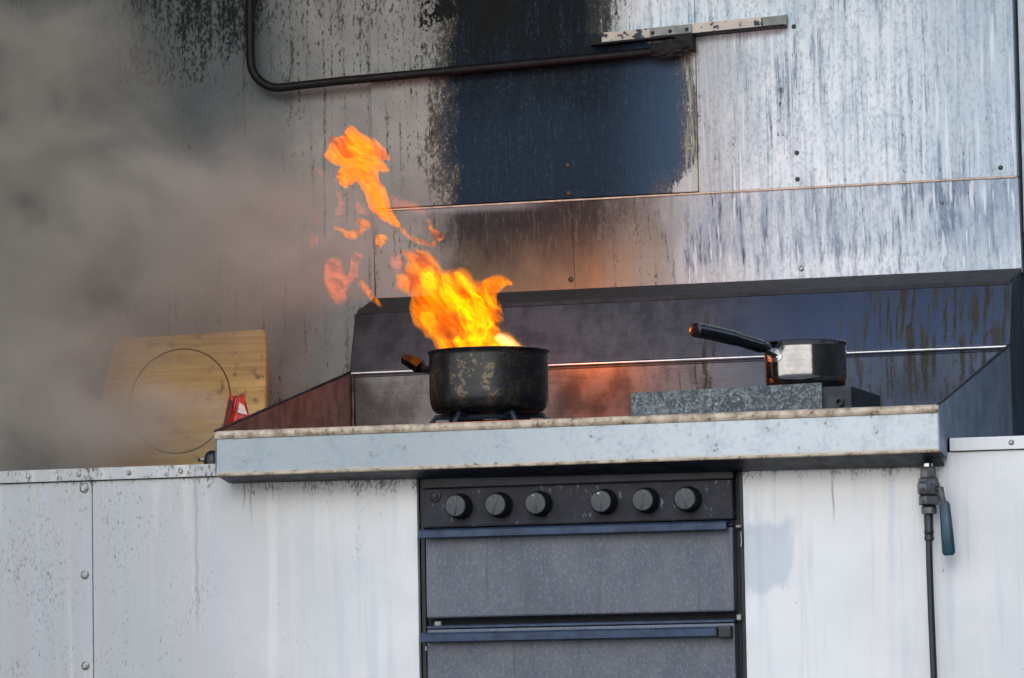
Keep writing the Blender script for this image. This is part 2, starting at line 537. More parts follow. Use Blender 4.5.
def chipped():
    g = G('chipped_cream_paint')
    n = g.noise((55, 55, 70), 4, .6, 3.0); f = g.noise((20, 20, 20), 3, .6, 8.0)
    col = g.mix(g.smooth(f, .3, .7), hexc(206, 196, 182), hexc(184, 172, 158))
    col = g.mix(g.smooth(n + (f - .5) * .5, .57, .60), col, hexc(34, 42, 58))
    return g.surf(col, .6, 0, g.bump(n, .3, .001))
M['rail'] = chipped()
M['rail_plate'] = plain('grey_plate', hexc(128, 134, 128), .5, .2, .3, 60)
M['char'] = plain('charred_lump', hexc(20, 17, 16), .8, 0, .5, 80, bump=.8)

def pot_material():
    g = G('blackened_pot')
    med = g.noise((45, 45, 45), 6, .65, 2.0); fine = g.noise((160, 160, 160), 4, .6, 5.0)
    bare = g.smooth(med + (fine - .5) * .4, .50, .60)
    col = g.mix(bare * .8, hexc(20, 19, 20), hexc(104, 94, 80))
    return g.surf(col, .30 - bare * .08 + fine * .08, bare * .75 + .2, g.bump(med + fine, .25, .0015), spec=.6)
M['pot'] = pot_material()
M['pot_in'] = plain('pot_inside', hexc(30, 26, 24), .6, .2)
M['oil'] = plain('burning_oil', hexc(40, 22, 10), .1, 0)
M['pan_steel'] = steel_material('polished_pan', hexc(142, 140, 139), hexc(164, 162, 160), .12, 1.0, .12)
M['pan_base'] = plain('scorched_base', hexc(60, 54, 50), .3, .8, .4, 50)
M['bakelite'] = plain('bakelite', hexc(14, 15, 17), .28, 0, .3, 60)
M['bright'] = plain('bright_rivet', hexc(196, 196, 196), .2, 1.0, .2, 100)
def speckle():
    g = G('speckled_enamel')
    n = g.noise((230, 230, 230), 4, .65, 2.0); f = g.noise((50, 50, 50), 4, .6, 4.0)
    col = g.mix(g.smooth(n + (f - .5) * .4, .40, .62), hexc(48, 56, 62), hexc(104, 112, 112))
    col = g.mix(g.smooth(n, .62, .70) * .7, col, hexc(196, 200, 194))
    return g.surf(col, .55, .1, g.bump(n, .4, .001))
M['speckle'] = speckle()
M['hot_dark'] = plain('dark_hotplate', hexc(46, 52, 58), .5, .3, .4, 30, c2=hexc(26, 30, 34))
M['grate'] = plain('cast_grate', hexc(40, 50, 62), .5, .3, .4, 60)

def wood():
    g = G('beech_board')
    gr = g.noise((5, 5, 170), 5, .6, 2.0, .4); big = g.noise((7, 7, 16), 4, .6, 7.0); f = g.noise((60, 60, 60), 5, .65, 3.0)
    col = g.mix(g.smooth(gr, .3, .7), hexc(160, 128, 70), hexc(190, 160, 96))
    col = g.mix(g.smooth(big, .45, .7) * .5, col, hexc(140, 104, 54))
    col = g.mix(g.smooth(f + (big - .5) * .8, .58, .76) * .75, col, hexc(66, 48, 28))
    return g.surf(col, .55, 0, g.bump(gr, .15, .0008))
M['wood'] = wood()
M['groove'] = plain('groove_dark', hexc(84, 62, 34), .8, 0, .4, 60)
M['red'] = plain('red_packet', hexc(176, 40, 26), .35, 0, .4, 90, c2=hexc(112, 20, 16))
M['red_dark'] = plain('dark_red_fold', hexc(110, 28, 22), .45, 0, .4, 90)
M['yellow'] = plain('yellow_print', hexc(206, 150, 36), .4, 0, .3, 90)
M['white_print'] = plain('white_print', hexc(206, 200, 196), .4, 0, .3, 90)
M['worktop'] = plain('worktop_sheet', hexc(150, 148, 142), .5, .2, .35, 25)
M['asphalt'] = plain('yard_asphalt', hexc(104, 102, 98), .9, 0, .25, 8)
M['roof'] = plain('sooty_roof', hexc(46, 46, 48), .9, 0, .4, 6)
M['reflection_dark'] = plain('dark_block_paint', hexc(34, 40, 44), .7, 0, .3, 3)


# ================================================================== THE SETTING
floor = struct(obj('floor', box(-14, 12, -16, 6, -.1, 0), M['asphalt']), 'pale grey asphalt yard')

def screw_src():
    bm = lathe([(0, -.0022), (.0028, -.0022), (.0045, -.0012), (.0050, 0)], (0, 0, 0), 'Y', 16)
    me = bpy.data.meshes.new('screw'); bmesh.ops.recalc_face_normals(bm, faces=bm.faces); bm.to_mesh(me); bm.free(); me.materials.append(M['screw'])
    b2 = lathe([(0, -.0027), (.0018, -.0027), (.0018, -.0015)], (0, 0, 0), 'Y', 8)
    m2 = bpy.data.meshes.new('screw_slot'); b2.to_mesh(m2); b2.free(); m2.materials.append(M['screw_slot'])
    return me, m2
SCREW, SLOT = screw_src()
def screw(parent, x, y, z, scale=1.0, rust=False):
    o = bpy.data.objects.new('screw', SCREW_RUST if rust else SCREW); C.objects.link(o)
    o.parent = parent; o.location = Vector((x, y, z)) - root_origin(parent); o.scale = (scale,) * 3
    return o

M['screw_rust'] = plain('rusty_screw', hexc(70, 58, 50), .5, .4, .4, 300)
SCREW_RUST = SCREW.copy(); SCREW_RUST.materials[0] = M['screw_rust']
# back wall: backing sheet with separate steel sheets screwed on
wall_back = struct(obj('wall_back', box(-1.6, 1.5, .875, .93, 0, 2.9), M['dark_wall']), 'steel sheet back wall blackened by soot')
pl = obj('panel', box(-1.55, -.5515, .845, .875, .70, 2.85, .0008, 1), M['sheet'], wall_back)
pm = obj('panel', box(-.5490, .0768, .833, .875, 1.3945, 2.85, .0008, 1), M['sheet'], wall_back)
pr = obj('panel', box(.0782, .6610, .833, .875, 1.3925, 2.85, .0008, 1), M['sheet'], wall_back)
def tilted(x0, x1, zt, zb, yt, yb):
    return prism([(yt, zt), (yb, zb), (yb + .02, zb), (yt + .03, zt)], x0, x1, 'YZ')
lo1 = obj('panel', tilted(-.5490, -.1642, 1.3895, 1.222, .834, .850), M['sheet'], wall_back)
lo2 = obj('panel', tilted(-.1634, .6620, 1.3895, 1.222, .834, .850), M['sheet'], wall_back)
M['edge'] = plain('seam_highlight', hexc(196, 172, 150), .4, .2, .4, 60)
obj('seam_strip', box(-.5490, .6610, .8310, .8345, 1.3895, 1.3922), M['edge'], wall_back)  # cream lip that paints the bright highlight along the seam
for (x, z) in ((-.169, 1.456), (-.168, 1.404)): screw(pm, x, .833, z, 1.0, True)
for (x, z) in ((.262, 1.455), (.262, 1.407), (.632, 1.408), (.262, 1.686)): screw(pr, x, .833, z, .9, True)
for (x, z) in ((-.171, 1.246),): screw(lo1, x, .847, z, 1.0, True)
for (x, z) in ((.262, 1.246),): screw(lo2, x, .847, z)
screw(pl, -.918, .845, 1.533, .9, True)
M['trim'] = plain('pale_trim', hexc(176, 186, 192), .5, .1, .3, 20)
trim_1 = struct(obj('trim_1', box(.6690, .760, .842, .878, 1.222, 2.85, .002, 2), M['trim']), 'narrow dull steel corner strip at the right end')

wall_left = struct(obj('wall_left', box(-1.60, -1.55, -.55, .93, 0, 2.9), M['roof']), 'dark end wall on the left')
ceiling = struct(obj('ceiling', box(-1.60, 1.5, -1.05, .93, 2.9, 2.97), M['roof']), 'dark sooty roof over the kitchen')
reflection_block = struct(obj('reflection_block', box(4.6, 7.0, -7.2, 3.0, 0, 3.0, .02), M['reflection_dark']), 'unseen dark block added on the right to shape reflections')  # out of view, added so the pans reflect something dark on their right

# ================================================================== CABINETS AND WORKTOPS
def cabinet(x0, x1, label, panels):
    t = thing('base_cabinet', label, 'cabinet', ((x0 + x1) / 2, .45, 0))
    obj('body', box(x0 + .004, x1 - .004, .082, .84, 0, .8580), M['black_inside'], t)
    out = []
    for a, b in panels:
        out.append(obj('front_panel', box(a, b, .0705, .082, .02, .8588, .0008, 1), M['cab'], t))
    return t, out
cl, pans = cabinet(-1.5, -.2235, 'grey-white panelled base cabinet left of the black cooker', [(-1.5, -.8005), (-.7990, -.2235)])
for z in (.8475, .701, .548, .39): screw(pans[0], -.8140, .070, z, 1.5 if z < .84 else 1.7)
cr, pans2 = cabinet(.3275, .95, 'off-white base cabinet right of the cooker, behind the hose', [(.3275, .95)])

def worktop(x0, x1, label, xs):
    t = thing('worktop', label, 'worktop', ((x0 + x1) / 2, .45, .858))
    obj('top_sheet', box(x0, x1, .066, .838, .8625, .880, .001, 1), M['worktop'], t)
    f = obj('folded_edge', box(x0, x1, .0640, .0700, .8600, .8806, .0012, 2), M['cab'], t)
    for x in xs: screw(f, x, .0640, .8705, .95)
    return t
worktop(-1.5, -.553, 'thin grey steel worktop carrying the round-grooved chopping board', (-.913, -.821, -.730, -.637, -1.05))
worktop(.6665, .95, 'short steel worktop end at the right of the tray', (.765,))

# ================================================================== COOKER
ck = thing('cooker', 'black cooker with six knobs and two grey doors', 'cooker', (.052, .35, 0))
obj('body', box(-.2195, .3235, .092, .66, 0, .852), M['cooker_black'], ck)
for x0, x1 in ((-.2215, -.2135), (.3185, .3255)):
    obj('side_rail', box(x0, x1, .080, .10, 0, .85, .001, 1), M['cooker_black'], ck)
cp = obj('control_panel', box(-.2145, .3115, .064, .092, .7625, .8265, .003, 2), M['ctrl'], ck)
obj('shadow_strip', box(-.2145, .3115, .074, .094, .8275, .849, .002, 2), M['cooker_black'], ck)  # black strip standing in for the shadow above the control panel
KX = (-.146, -.078, -.010, .100, .170, .240)
base_skirt = base_knob = None
for k, x in enumerate(KX):
    z = .7965
    kb = lathe([(.0212, 0), (.0212, -.006), (.0200, -.008), (.0190, -.026), (.0172, -.0290), (0, -.0290)], (x, .064, z), 'Y', 40)
    kn = obj('knob', kb, M['knob_skirt'], ck, True)
    face = lathe([(.0176, -.0285), (.0165, -.0302), (0, -.0306)], (x, .064, z), 'Y', 40)
    obj('knob_face', face, M['knob'], kn, True)
    a = (.05, .3, -.1, 0, .15, -.2)[k]
    gb = box(-.0016, .0016, -.0315, -.029, -.0150, .0150, .0008, 2)
    bmesh.ops.rotate(gb, verts=gb.verts, matrix=Matrix.Rotation(a, 3, 'Y'))
    bmesh.ops.translate(gb, verts=gb.verts, vec=(x, .064, z))
    obj('knob_ridge', gb, M['knob'], kn, True)
    if k in (2, 3):
        obj('knob_dot', lathe([(.0016, -.031), (0, -.0316)], (x - .003, .064, z + .0125), 'Y', 10), M['white_print'], kn, True)
    obj('dial_mark', box(x + .006, x + .0072, .0632, .0650, z + .024, z + .028), M['screw_slot'], cp)
ig = obj('igniter_button', lathe([(.0098, 0), (.0098, -.003), (.0072, -.0035), (.0066, -.001), (.0050, -.001), (.0046, -.005), (0, -.0055)], (-.190, .064, .8150), 'Y', 24), M['knob_skirt'], ck, True)

def door(z0, z1, hz0, hz1, hx1):
    d = obj('door', box(-.2080, .3105, .0645, .092, z0, z1, .003, 2), M['door'], ck)
    obj('door_lip', box(-.2080, .3105, .0640, .080, z1 + .0005, z1 + .0065, .0015, 1), M['handle_blue'], d)
    hb = prism([(.0400, hz0 + .002), (.0395, hz1 - .003), (.044, hz1), (.0642, hz1), (.0642, hz1 - .003), (.0455, hz1 - .0035), (.0455, hz0)], -.2115, hx1, 'YZ')
    obj('handle', hb, M['handle_blue'], d)
    return d
d1 = door(.6145, .7500, .7440, .7595, .3055)
d2 = door(.1500, .5960, .5740, .5905, .2860)
obj('handle_end', box(.2870, .3085, .0420, .0640, .5715, .5915, .003, 2), M['rubber'], d2)
obj('hinge_clip', box(.3125, .3205, .0690, .084, .600, .6100, .0012, 1), M['clip'], ck)
obj('hinge_clip', prism([(.3205, .742), (.3225, .742), (.3235, .726), (.3225, .717), (.3205, .719), (.3218, .728)], .074, .080), M['clip'], ck)
obj('hinge_clip', box(.3130, .3225, .0740, .084, .7485, .7535, .0012, 1), M['clip'], ck)
obj('door_catch', box(-.1965, -.1845, .0690, .092, .6000, .6095, .0012, 1), M['clip'], ck)
obj('door_catch', box(-.2130, -.2100, .0700, .082, .5620, .5690, .0008, 1), M['white_print'], ck)
obj('door_gap', box(-.2080, .3105, .086, .0925, .599, .613), M['black_inside'], ck)

# ================================================================== STEEL COOKING TRAY
XL, XR = -.5500, .6610
tr = thing('cooking_tray', 'long stainless steel cooking tray with splashback and sloping ends', 'tray', (.055, .35, .83))
fil = [(.012, .902), (.60, .902)]
for k in range(1, 9):
    a = -PI / 2 + k / 8 * PI / 2
    fil.append((.60 + .10 * math.cos(a), .955 + .053 * math.sin(a)))
fil += [(.699, 1.0), (.6965, 1.068)]
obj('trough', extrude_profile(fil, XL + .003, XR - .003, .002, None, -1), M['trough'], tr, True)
spl = [(.6960, 1.0690), (.6955, 1.076), (.6975, 1.083), (.7340, 1.1880)]
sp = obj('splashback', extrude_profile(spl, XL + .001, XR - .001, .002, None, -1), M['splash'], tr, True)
M['crease'] = steel_material('polished_crease', hexc(176, 174, 172), hexc(200, 198, 196), .30, 1.0, .25)
obj('crease', tube([(XL + .003, .6950, 1.0760), (XR - .003, .6950, 1.0760)], .0040, 16), M['crease'], sp, True)
obj('ledge', extrude_profile([(.7345, 1.1890), (.7390, 1.1965), (.8500, 1.2285)], XL + .001, XR - .001, .002, None, -1), M['ledge'], sp, True)
ap = obj('apron', box(XL, XR, .0025, .0060, .8560, .9200, .001, 1), M['apron'], tr)
rimp = [(.0040, .9165), (.0, .9175), (-.0012, .921), (-.0012, .926), (.0008, .9296), (.005, .9308), (.011, .9298), (.013, .926), (.013, .915)]
obj('rim', extrude_profile(rimp, XL - .001, XR + .001, .0012, None, -1), M['rim'], tr, True)
ub = bmesh.new()
vs = [ub.verts.new(c) for c in ((XL, .0030, .8570), (XR, .0030, .8570), (XR - .004, .0640, .8360), (XL, .0640, .8470),
                                (XL, .0060, .8600), (XR, .0060, .8600), (XR - .004, .0680, .8380), (XL, .0680, .8490))]
for f in ((0, 1, 2, 3), (7, 6, 5, 4), (0, 4, 5, 1), (1, 5, 6, 2), (2, 6, 7, 3), (3, 7, 4, 0)): ub.faces.new([vs[k] for k in f])
obj('underside', ub, M['under'], tr)
obj('bottom_bead', tube([(XL, .0035, .8575), (XR, .0035, .8575)], .0026, 10), M['rim'], ap, True)
side = [(.0, .930), (.695, 1.0780), (.702, .8820), (.074, .8820), (.064, .8500), (.003, .8570)]
for x0, x1 in ((XL - .0015, XL + .0012), (XR - .0012, XR + .0015)):
    sidep = obj('side_panel', prism(side, x0, x1, 'YZ'), M['side_inner'] if x0 < 0 else M['endplate'], tr)
    obj('side_bead', tube([((x0 + x1) / 2, 0, .9300), ((x0 + x1) / 2, .695, 1.0785)], .0026, 8), M['under'], sidep, True)
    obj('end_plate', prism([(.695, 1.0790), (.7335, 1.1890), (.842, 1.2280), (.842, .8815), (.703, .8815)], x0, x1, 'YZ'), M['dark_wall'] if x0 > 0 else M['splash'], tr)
wl = obj('corner_weld', tube([(XL + .004, .696, 1.074), (XL + .004, .697, 1.0), (XL + .005, .686, .93)], .004, 8), M['under'], tr, True)

# ================================================================== BURNER UNDER THE POT
PX, PY = -.172, .320
gb = thing('gas_burner', 'low gas burner with grate feet beneath the burning pot', 'burner', (PX, PY, .902))
obj('burner_base', lathe([(.05, .9045), (.05, .912), (.034, .920), (.034, .934), (.028, .942), (0, .944)], (PX, PY, 0), 'Z', 32), M['grate'], gb, True)
obj('grate_ring', lathe([(.064, .952), (.068, .952), (.070, .956), (.068, .960), (.064, .960), (.062, .956), (.064, .952)], (PX, PY, 0), 'Z', 40, caps=False), M['grate'], gb, True)
for k in range(6):
    a = math.radians(12 + 60 * k)
    c, s_ = math.cos(a), math.sin(a)
    lb = tube([(PX + .100 * c, PY + .100 * s_, .9055), (PX + .100 * c, PY + .100 * s_, .950), (PX + .092 * c, PY + .092 * s_, .9610), (PX + .03 * c, PY + .03 * s_, .9610)],
              [.0065, .0052, .0045, .0040], 8)
    obj('grate_foot', lb, M['grate'], gb, True)

# ================================================================== POT
pot = thing('cooking_pot', 'blackened round pot with a side grip, on fire', 'pot', (PX, PY, .966))
z0 = .9662
prof = [(0, z0), (.082, z0), (.091, z0 + .002), (.0975, z0 + .008), (.1005, z0 + .018), (.1013, z0 + .024), (.1016, z0 + .035), (.1018, z0 + .096), (.1020, z0 + .1005), (.1040, z0 + .1030), (.1048, z0 + .1050),
        (.1040, z0 + .1066), (.1005, z0 + .1066), (.0990, z0 + .1040), (.0985, z0 + .02), (.088, z0 + .006), (0, z0 + .006)]
obj('body', lathe(prof, (PX, PY, 0), 'Z', 96), M['pot'], pot, True)
obj('burning_oil', lathe([(.0980, z0 + .050), (0, z0 + .0505)], (PX, PY, 0), 'Z', 48, caps=False), M['oil'], pot)
# side handle: a metal stub and a chunky faceted grip pointing to the left, and its twin on the far side
def side_handle(ang):
    c, s_ = math.cos(ang), math.sin(ang)
    def w(r, t, z): return (PX + r * c - t * s_, PY + r * s_ + t * c, z)
    h = obj('handle', tube([w(.098, 0, 1.0455), w(.112, 0, 1.0455), w(.124, 0, 1.0480)], [.0080, .0072, .0070], 8, flat=1.6), M['pot'], pot, True)
    gbm = tube([w(.116, 0, 1.0480), w(.120, 0, 1.0490), w(.132, 0, 1.0580), w(.148, 0, 1.0650), w(.1515, 0, 1.0655)], [.0085, .0125, .0130, .0100, .0060], 6, flat=2.2)
    obj('grip', gbm, M['bakelite'], h)
side_handle(PI * 1.02)

# ================================================================== HOTPLATE BLOCK + SAUCEPAN
hp = thing('hotplate', 'low speckled grey hotplate block under the small saucepan', 'hotplate', (.34, .27, .902))
obj('front_plate', prism([(.1330, .9045), (.4510, .9045), (.4510, .9795), (.4495, .9808), (.1345, .9757), (.1330, .9745)], .1150, .1230, 'XZ'), M['speckle'], hp)
obj('body', box(.1360, .4980, .1240, .3600, .9045, .9745, .002, 2), M['hot_dark'], hp)
obj('nozzle', lathe([(.0062, 0), (.0062, -.014), (.0045, -.014), (.0045, -.004), (0, -.004)], (.4800, .1240, .9480), 'Y', 20), M['rubber'], hp, True)
SX, SY = .4060, .205
pan = thing('saucepan', 'small shiny steel saucepan with a long black handle', 'saucepan', (SX, SY, .9745))
zb = .9747
pp = [(0, zb), (.052, zb), (.060, zb + .003), (.0645, zb + .011), (.0666, zb + .018), (.0672, zb + .024), (.0674, zb + .030), (.0675, zb + .070), (.0676, zb + .0735), (.0692, zb + .0765), (.0695, zb + .0785), (.0685, zb + .0795),
      (.0664, zb + .0785), (.0660, zb + .074), (.0650, zb + .02), (.058, zb + .004), (0, zb + .003)]
obj('body', lathe(pp, (SX, SY, 0), 'Z', 96), M['pan_steel'], pan, True)
obj('base_disc', lathe([(0, zb - .0001), (.0540, zb - .0001), (.0612, zb + .0025), (.0652, zb + .0105), (.0656, zb + .0125)], (SX, SY, 0), 'Z', 64, caps=False), M['pan_base'], pan, True)
ha = math.radians(231)
hc, hs = math.cos(ha), math.sin(ha)
def hw(r, t, z): return (SX + r * hc - t * hs, SY + r * hs + t * hc, z)
hd = obj('handle', tube(spline([hw(.080, 0, 1.0430), hw(.105, 0, 1.0480), hw(.150, 0, 1.0570), hw(.200, 0, 1.0645), hw(.221, 0, 1.0665), hw(.2265, 0, 1.0665)], 5),
     [.0090] * 3 + [.0112] * 7 + [.0124] * 9 + [.0118] * 4 + [.0100, .0080, .005], 14, flat=1.35), M['bakelite'], pan, True)
br_ = obj('handle_bracket', tube([hw(.0655, 0, 1.0360), hw(.074, 0, 1.0390), hw(.088, 0, 1.0445)], [.0100, .0085, .0075], 8, flat=1.5), M['bright'], pan, True)
for t, z in ((.010, 1.0270), (-.010, 1.0270), (0, 1.0430)):
    a2 = ha + t / .067
    cx_, cy_ = SX + .0672 * math.cos(a2), SY + .0672 * math.sin(a2)
    rb = bmesh.new(); bmesh.ops.create_uvsphere(rb, u_segments=12, v_segments=8, radius=.0030)
    bmesh.ops.translate(rb, verts=rb.verts, vec=(cx_, cy_, z))
    obj('rivet', rb, M['bright'], br_, True)
# riveted mounting plate facing the front left
def curved_plate(a0, a1, zlo, zhi, r, th):
    bm = bmesh.new(); n = 10; rows = []
    for k in range(n + 1):
        a = a0 + (a1 - a0) * k / n
        e = 1 - abs(2 * k / n - 1) ** 3
        zl_, zh_ = zlo + (1 - e) * .006, zhi - (1 - e) * .006
        rows.append([bm.verts.new((SX + rr * math.cos(a), SY + rr * math.sin(a), zz)) for rr, zz in ((r, zl_), (r + th, zl_), (r + th, zh_), (r, zh_))])
    for p, q in zip(rows, rows[1:]):
        for j in range(4): bm.faces.new((p[j], p[(j + 1) % 4], q[(j + 1) % 4], q[j]))
    bm.faces.new(rows[0]); bm.faces.new(rows[-1])
    return bm
obj('mounting_plate', curved_plate(ha - .22, ha + .30, 1.0200, 1.0450, .0672, .0016), M['bright'], br_, True)

# ================================================================== GAS VALVE AND HOSE
VX, VY = .6355, .040
gv = thing('gas_valve', 'tarnished gas valve with a dark teal lever under the tray', 'valve', (VX, VY, .76))
obj('valve_body', lathe([(.0120, .7880), (.0175, .7920), (.0182, .8000), (.0182, .8080), (.0160, .8120), (.0160, .8160), (.0128, .8180), (.0120, .8330), (.0090, .8345)], (VX, VY, 0), 'Z', 8), M['brass'], gv)
obj('nipple', lathe([(.0070, .8345), (.0085, .8350), (.0085, .8400), (.0070, .8410)], (VX, VY, 0), 'Z', 20), M['bright'], gv, True)
obj('lower_collar', lathe([(.0150, .7740), (.0165, .7760), (.0165, .7880), (.0140, .7895)], (VX, VY, 0), 'Z', 8), M['brass'], gv)
obj('hex_nut', lathe([(.0105, .7600), (.0125, .7612), (.0125, .7705), (.0100, .7740)], (VX, VY, 0), 'Z', 6), M['brass'], gv)
lv = obj('lever', tube([(VX + .014, VY - .004, .7990), (VX + .021, VY - .012, .7985), (VX + .0235, VY - .013, .7850), (VX + .0275, VY - .013, .7700)], [.0055, .0060, .0052, .0050], 8), M['brass'], gv, True)
obj('lever_grip', tube([(VX + .0265, VY - .013, .7780), (VX + .0275, VY - .013, .7740), (VX + .0300, VY - .013, .7300), (VX + .0320, VY - .013, .6980), (VX + .0322, VY - .013, .6940)], [.0060, .0085, .0100, .0105, .0070], 12, flat=.55), M['lever'], lv, True)
ho = thing('gas_hose', 'thin black rubber hose hanging from the gas valve', 'hose', (VX, VY, .0))
obj('tube', tube(spline([(VX - .0005, VY, .7590), (VX - .0015, VY, .70), (VX - .001, VY, .62), (VX + .0005, VY, .52), (VX + .002, VY, .40), (VX + .002, VY + .003, .2), (VX + .004, VY, .006)], 6), .0054, 14), M['hose'], ho, True)
obj('crimp_sleeve', lathe([(.0060, .7180), (.0078, .7190), (.0078, .7240), (.0072, .7250), (.0072, .7290), (.0078, .7300), (.0078, .7340), (.0072, .7350), (.0076, .7590), (.0060, .7600)], (VX - .001, VY, 0), 'Z', 20), M['rubber'], ho, True)

# ================================================================== PIPE AND RAIL ON THE WALL
pi_ = thing('wall_pipe', 'burnt dark pipe bending down along the sooty wall', 'pipe', (-.40, .812, 1.62))
path = [(-.779, .812, 2.35), (-.7795, .812, 2.0), (-.7800, .812, 1.700)]
for k in range(1, 9):
    a = PI + k / 8 * (PI / 2)
    path.append((-.7800 + .058 + .058 * math.cos(a), .812, 1.688 + .058 * math.sin(a)))
path += [(-.60, .812, 1.6355), (-.347, .812, 1.6425), (-.10, .812, 1.6495), (.02, .812, 1.6540)]
obj('tube', tube(path, .0082, 16), M['pipe'], pi_, True)
random.seed(3)
lump = bmesh.new(); bmesh.ops.create_icosphere(lump, subdivisions=4, radius=1)
for v in lump.verts:
    n = (math.sin(v.co.x * 9 + 1) * math.sin(v.co.y * 7) * math.sin(v.co.z * 8 + 2) * .22 + random.uniform(-.06, .06)) + 1
    v.co = Vector((.036 + v.co.x * .042 * n, .811 + v.co.y * .017 * n, 1.6560 + v.co.z * .017 * n + v.co.x * .004))
obj('charred_joint', lump, M['char'], pi_, True)
obj('strap', box(.046, .079, .803, .832, 1.652, 1.6790, .003, 2), M['char'], pi_)

rl = thing('wall_rail', 'cream rail with chipped paint above the end of the pipe', 'rail', (.07, .825, 1.68))
def zr(x, d): return 1.6915 + (x - .07) * .034 + d
def bar(x0, x1, d0, d1, y0, y1): return prism([(x0, zr(x0, d0)), (x1, zr(x1, d0)), (x1, zr(x1, d1)), (x0, zr(x0, d1))], y0, y1, 'XZ', bev=.0008)
rr = obj('bar', bar(-.0960, .2050, -.0095, .0095, .818, .833), M['rail'], rl)
obj('bottom_flange', bar(-.1150, .2500, -.0135, -.0098, .806, .833), M['pipe'], rl)
cpz = obj('clip_plate', bar(-.0040, .0760, -.0075, .0085, .8145, .8185), M['rail_plate'], rl)
for x in (.002, .035, .066):
    obj('rivet_hole', lathe([(.0038, 0), (.0030, -.0016), (0, -.0016)], (x, .8145, zr(x, -.001)), 'Y', 12), M['screw_slot'], cpz, True)
e1 = obj('end_piece', bar(.2065, .2510, -.0085, .0090, .821, .833), M['rail_plate'], rl)
e2 = obj('end_piece', bar(-.1190, -.0975, -.0110, .0060, .823, .833), M['pipe'], rl)

# ================================================================== CHOPPING BOARD
def board():
    bx_, bz_ = -.871, 1.0330           # centre of the turned groove
    lean = math.radians(9)
    out = [(-1.0290, .8815), (-1.0310, .94), (-1.0300, 1.00), (-1.0265, 1.05), (-1.0190, 1.10), (-1.0080, 1.145), (-1.0030, 1.1555), (-.9985, 1.1580),
           (-.85, 1.1605), (-.7180, 1.1630), (-.7130, 1.1610), (-.7105, 1.1540), (-.7060, 1.10), (-.7040, 1.04), (-.7045, .98), (-.7065, .93), (-.7090, .8815)]
    n = 120
    def hit(a):
        d = (math.cos(a), math.sin(a)); best = None
        for k in range(len(out)):
            (x1, z1), (x2, z2) = out[k], out[(k + 1) % len(out)]
            ex, ez = x2 - x1, z2 - z1
            den = d[0] * ez - d[1] * ex
            if abs(den) < 1e-9: continue
            t = ((x1 - bx_) * ez - (z1 - bz_) * ex) / den
            u = ((x1 - bx_) * d[1] - (z1 - bz_) * d[0]) / den
            if t > 0 and -1e-6 <= u <= 1 + 1e-6 and (best is None or t < best): best = t
        return best
    R = .0985
    angs = [2 * PI * k / n for k in range(n)] + [math.atan2(z - bz_, x - bx_) % (2 * PI) for x, z in (out[0], out[-1], out[7], out[9])]
    angs = sorted(set(round(a, 6) for a in angs)); n = len(angs)
    F = .0
    def tf(x, y, z):
        dz = z - .8815
        return (x, .640 + y * math.cos(lean) + dz * math.sin(lean), .8820 + dz * math.cos(lean) - y * math.sin(lean) + .004)
    bm = bmesh.new(); gm = bmesh.new()
    spec = [(R * .5, 0), (R - .0018, 0)]
    spec2 = [(R + .0018, 0), (.62, None)]
    def ring(b, f): return [b.verts.new(tf(bx_ + f(a)[0] * math.cos(a), f(a)[1], bz_ + f(a)[0] * math.sin(a))) for a in angs]
    H = {a: hit(a) for a in angs}
    rings = [ring(bm, lambda a, r=r: (r, 0)) for r in (R * .5, R - .0018)]
    rings.append(ring(bm, lambda a: (R - .0005, .0022)))
    rings.append(ring(bm, lambda a: (R + .0005, .0022)))
    rings.append(ring(bm, lambda a: (R + .0018, 0)))
    rings.append(ring(bm, lambda a: (H[a] - .0025, 0)))
    rings.append(ring(bm, lambda a: (H[a], .0025)))
    rings.append(ring(bm, lambda a: (H[a], .0155)))
    rings.append(ring(bm, lambda a: (H[a] - .0025, .018)))
    bm.faces.new(rings[0]); bm.faces.new(rings[-1])
    for p, q in zip(rings, rings[1:]):
        for k in range(n): bm.faces.new((p[k], p[(k + 1) % n], q[(k + 1) % n], q[k]))
    g0 = ring(gm, lambda a: (R - .0012, .0008)); g1 = ring(gm, lambda a: (R + .0012, .0008))
    for k in range(n): gm.faces.new((g0[k], g0[(k + 1) % n], g1[(k + 1) % n], g1[k]))
    return bm, gm
bb, gm = board()
cb = thing('chopping_board', 'wooden chopping board with a turned ring groove leaning on the wall', 'chopping board', (-.87, .65, .88))
obj('board', bb, M['wood'], cb)
obj('groove', gm, M['groove'], cb)

# ================================================================== RED PACKET, BLACK KNOB
rp = thing('snack_packet', 'small crumpled red packet standing in front of the chopping board', 'packet', (-.672, .45, .8805))
b1 = bmesh.new()
v = [b1.verts.new(c) for c in ((-.722, .440, .8810), (-.688, .402, .8810), (-.632, .462, .8810), (-.690, .500, .8810),
                               (-.694, .452, 1.027), (-.679, .436, 1.018), (-.664, .448, 1.028), (-.680, .470, 1.022))]
for f in ((0, 1, 5, 4), (1, 2, 6, 5), (2, 3, 7, 6), (3, 0, 4, 7), (4, 5, 6, 7), (3, 2, 1, 0)): b1.faces.new([v[k] for k in f])
bmesh.ops.subdivide_edges(b1, edges=b1.edges[:], cuts=4, use_grid_fill=True)
random.seed(5)
for w in b1.verts:
    if w.co.z > .885: w.co += Vector((random.uniform(-1, 1), random.uniform(-1, 1), random.uniform(-1, 1))) * .0018
obj('packet_body', b1, M['red'], rp)
def patch(bm, corners): bm.faces.new([bm.verts.new(c) for c in corners]); return bm
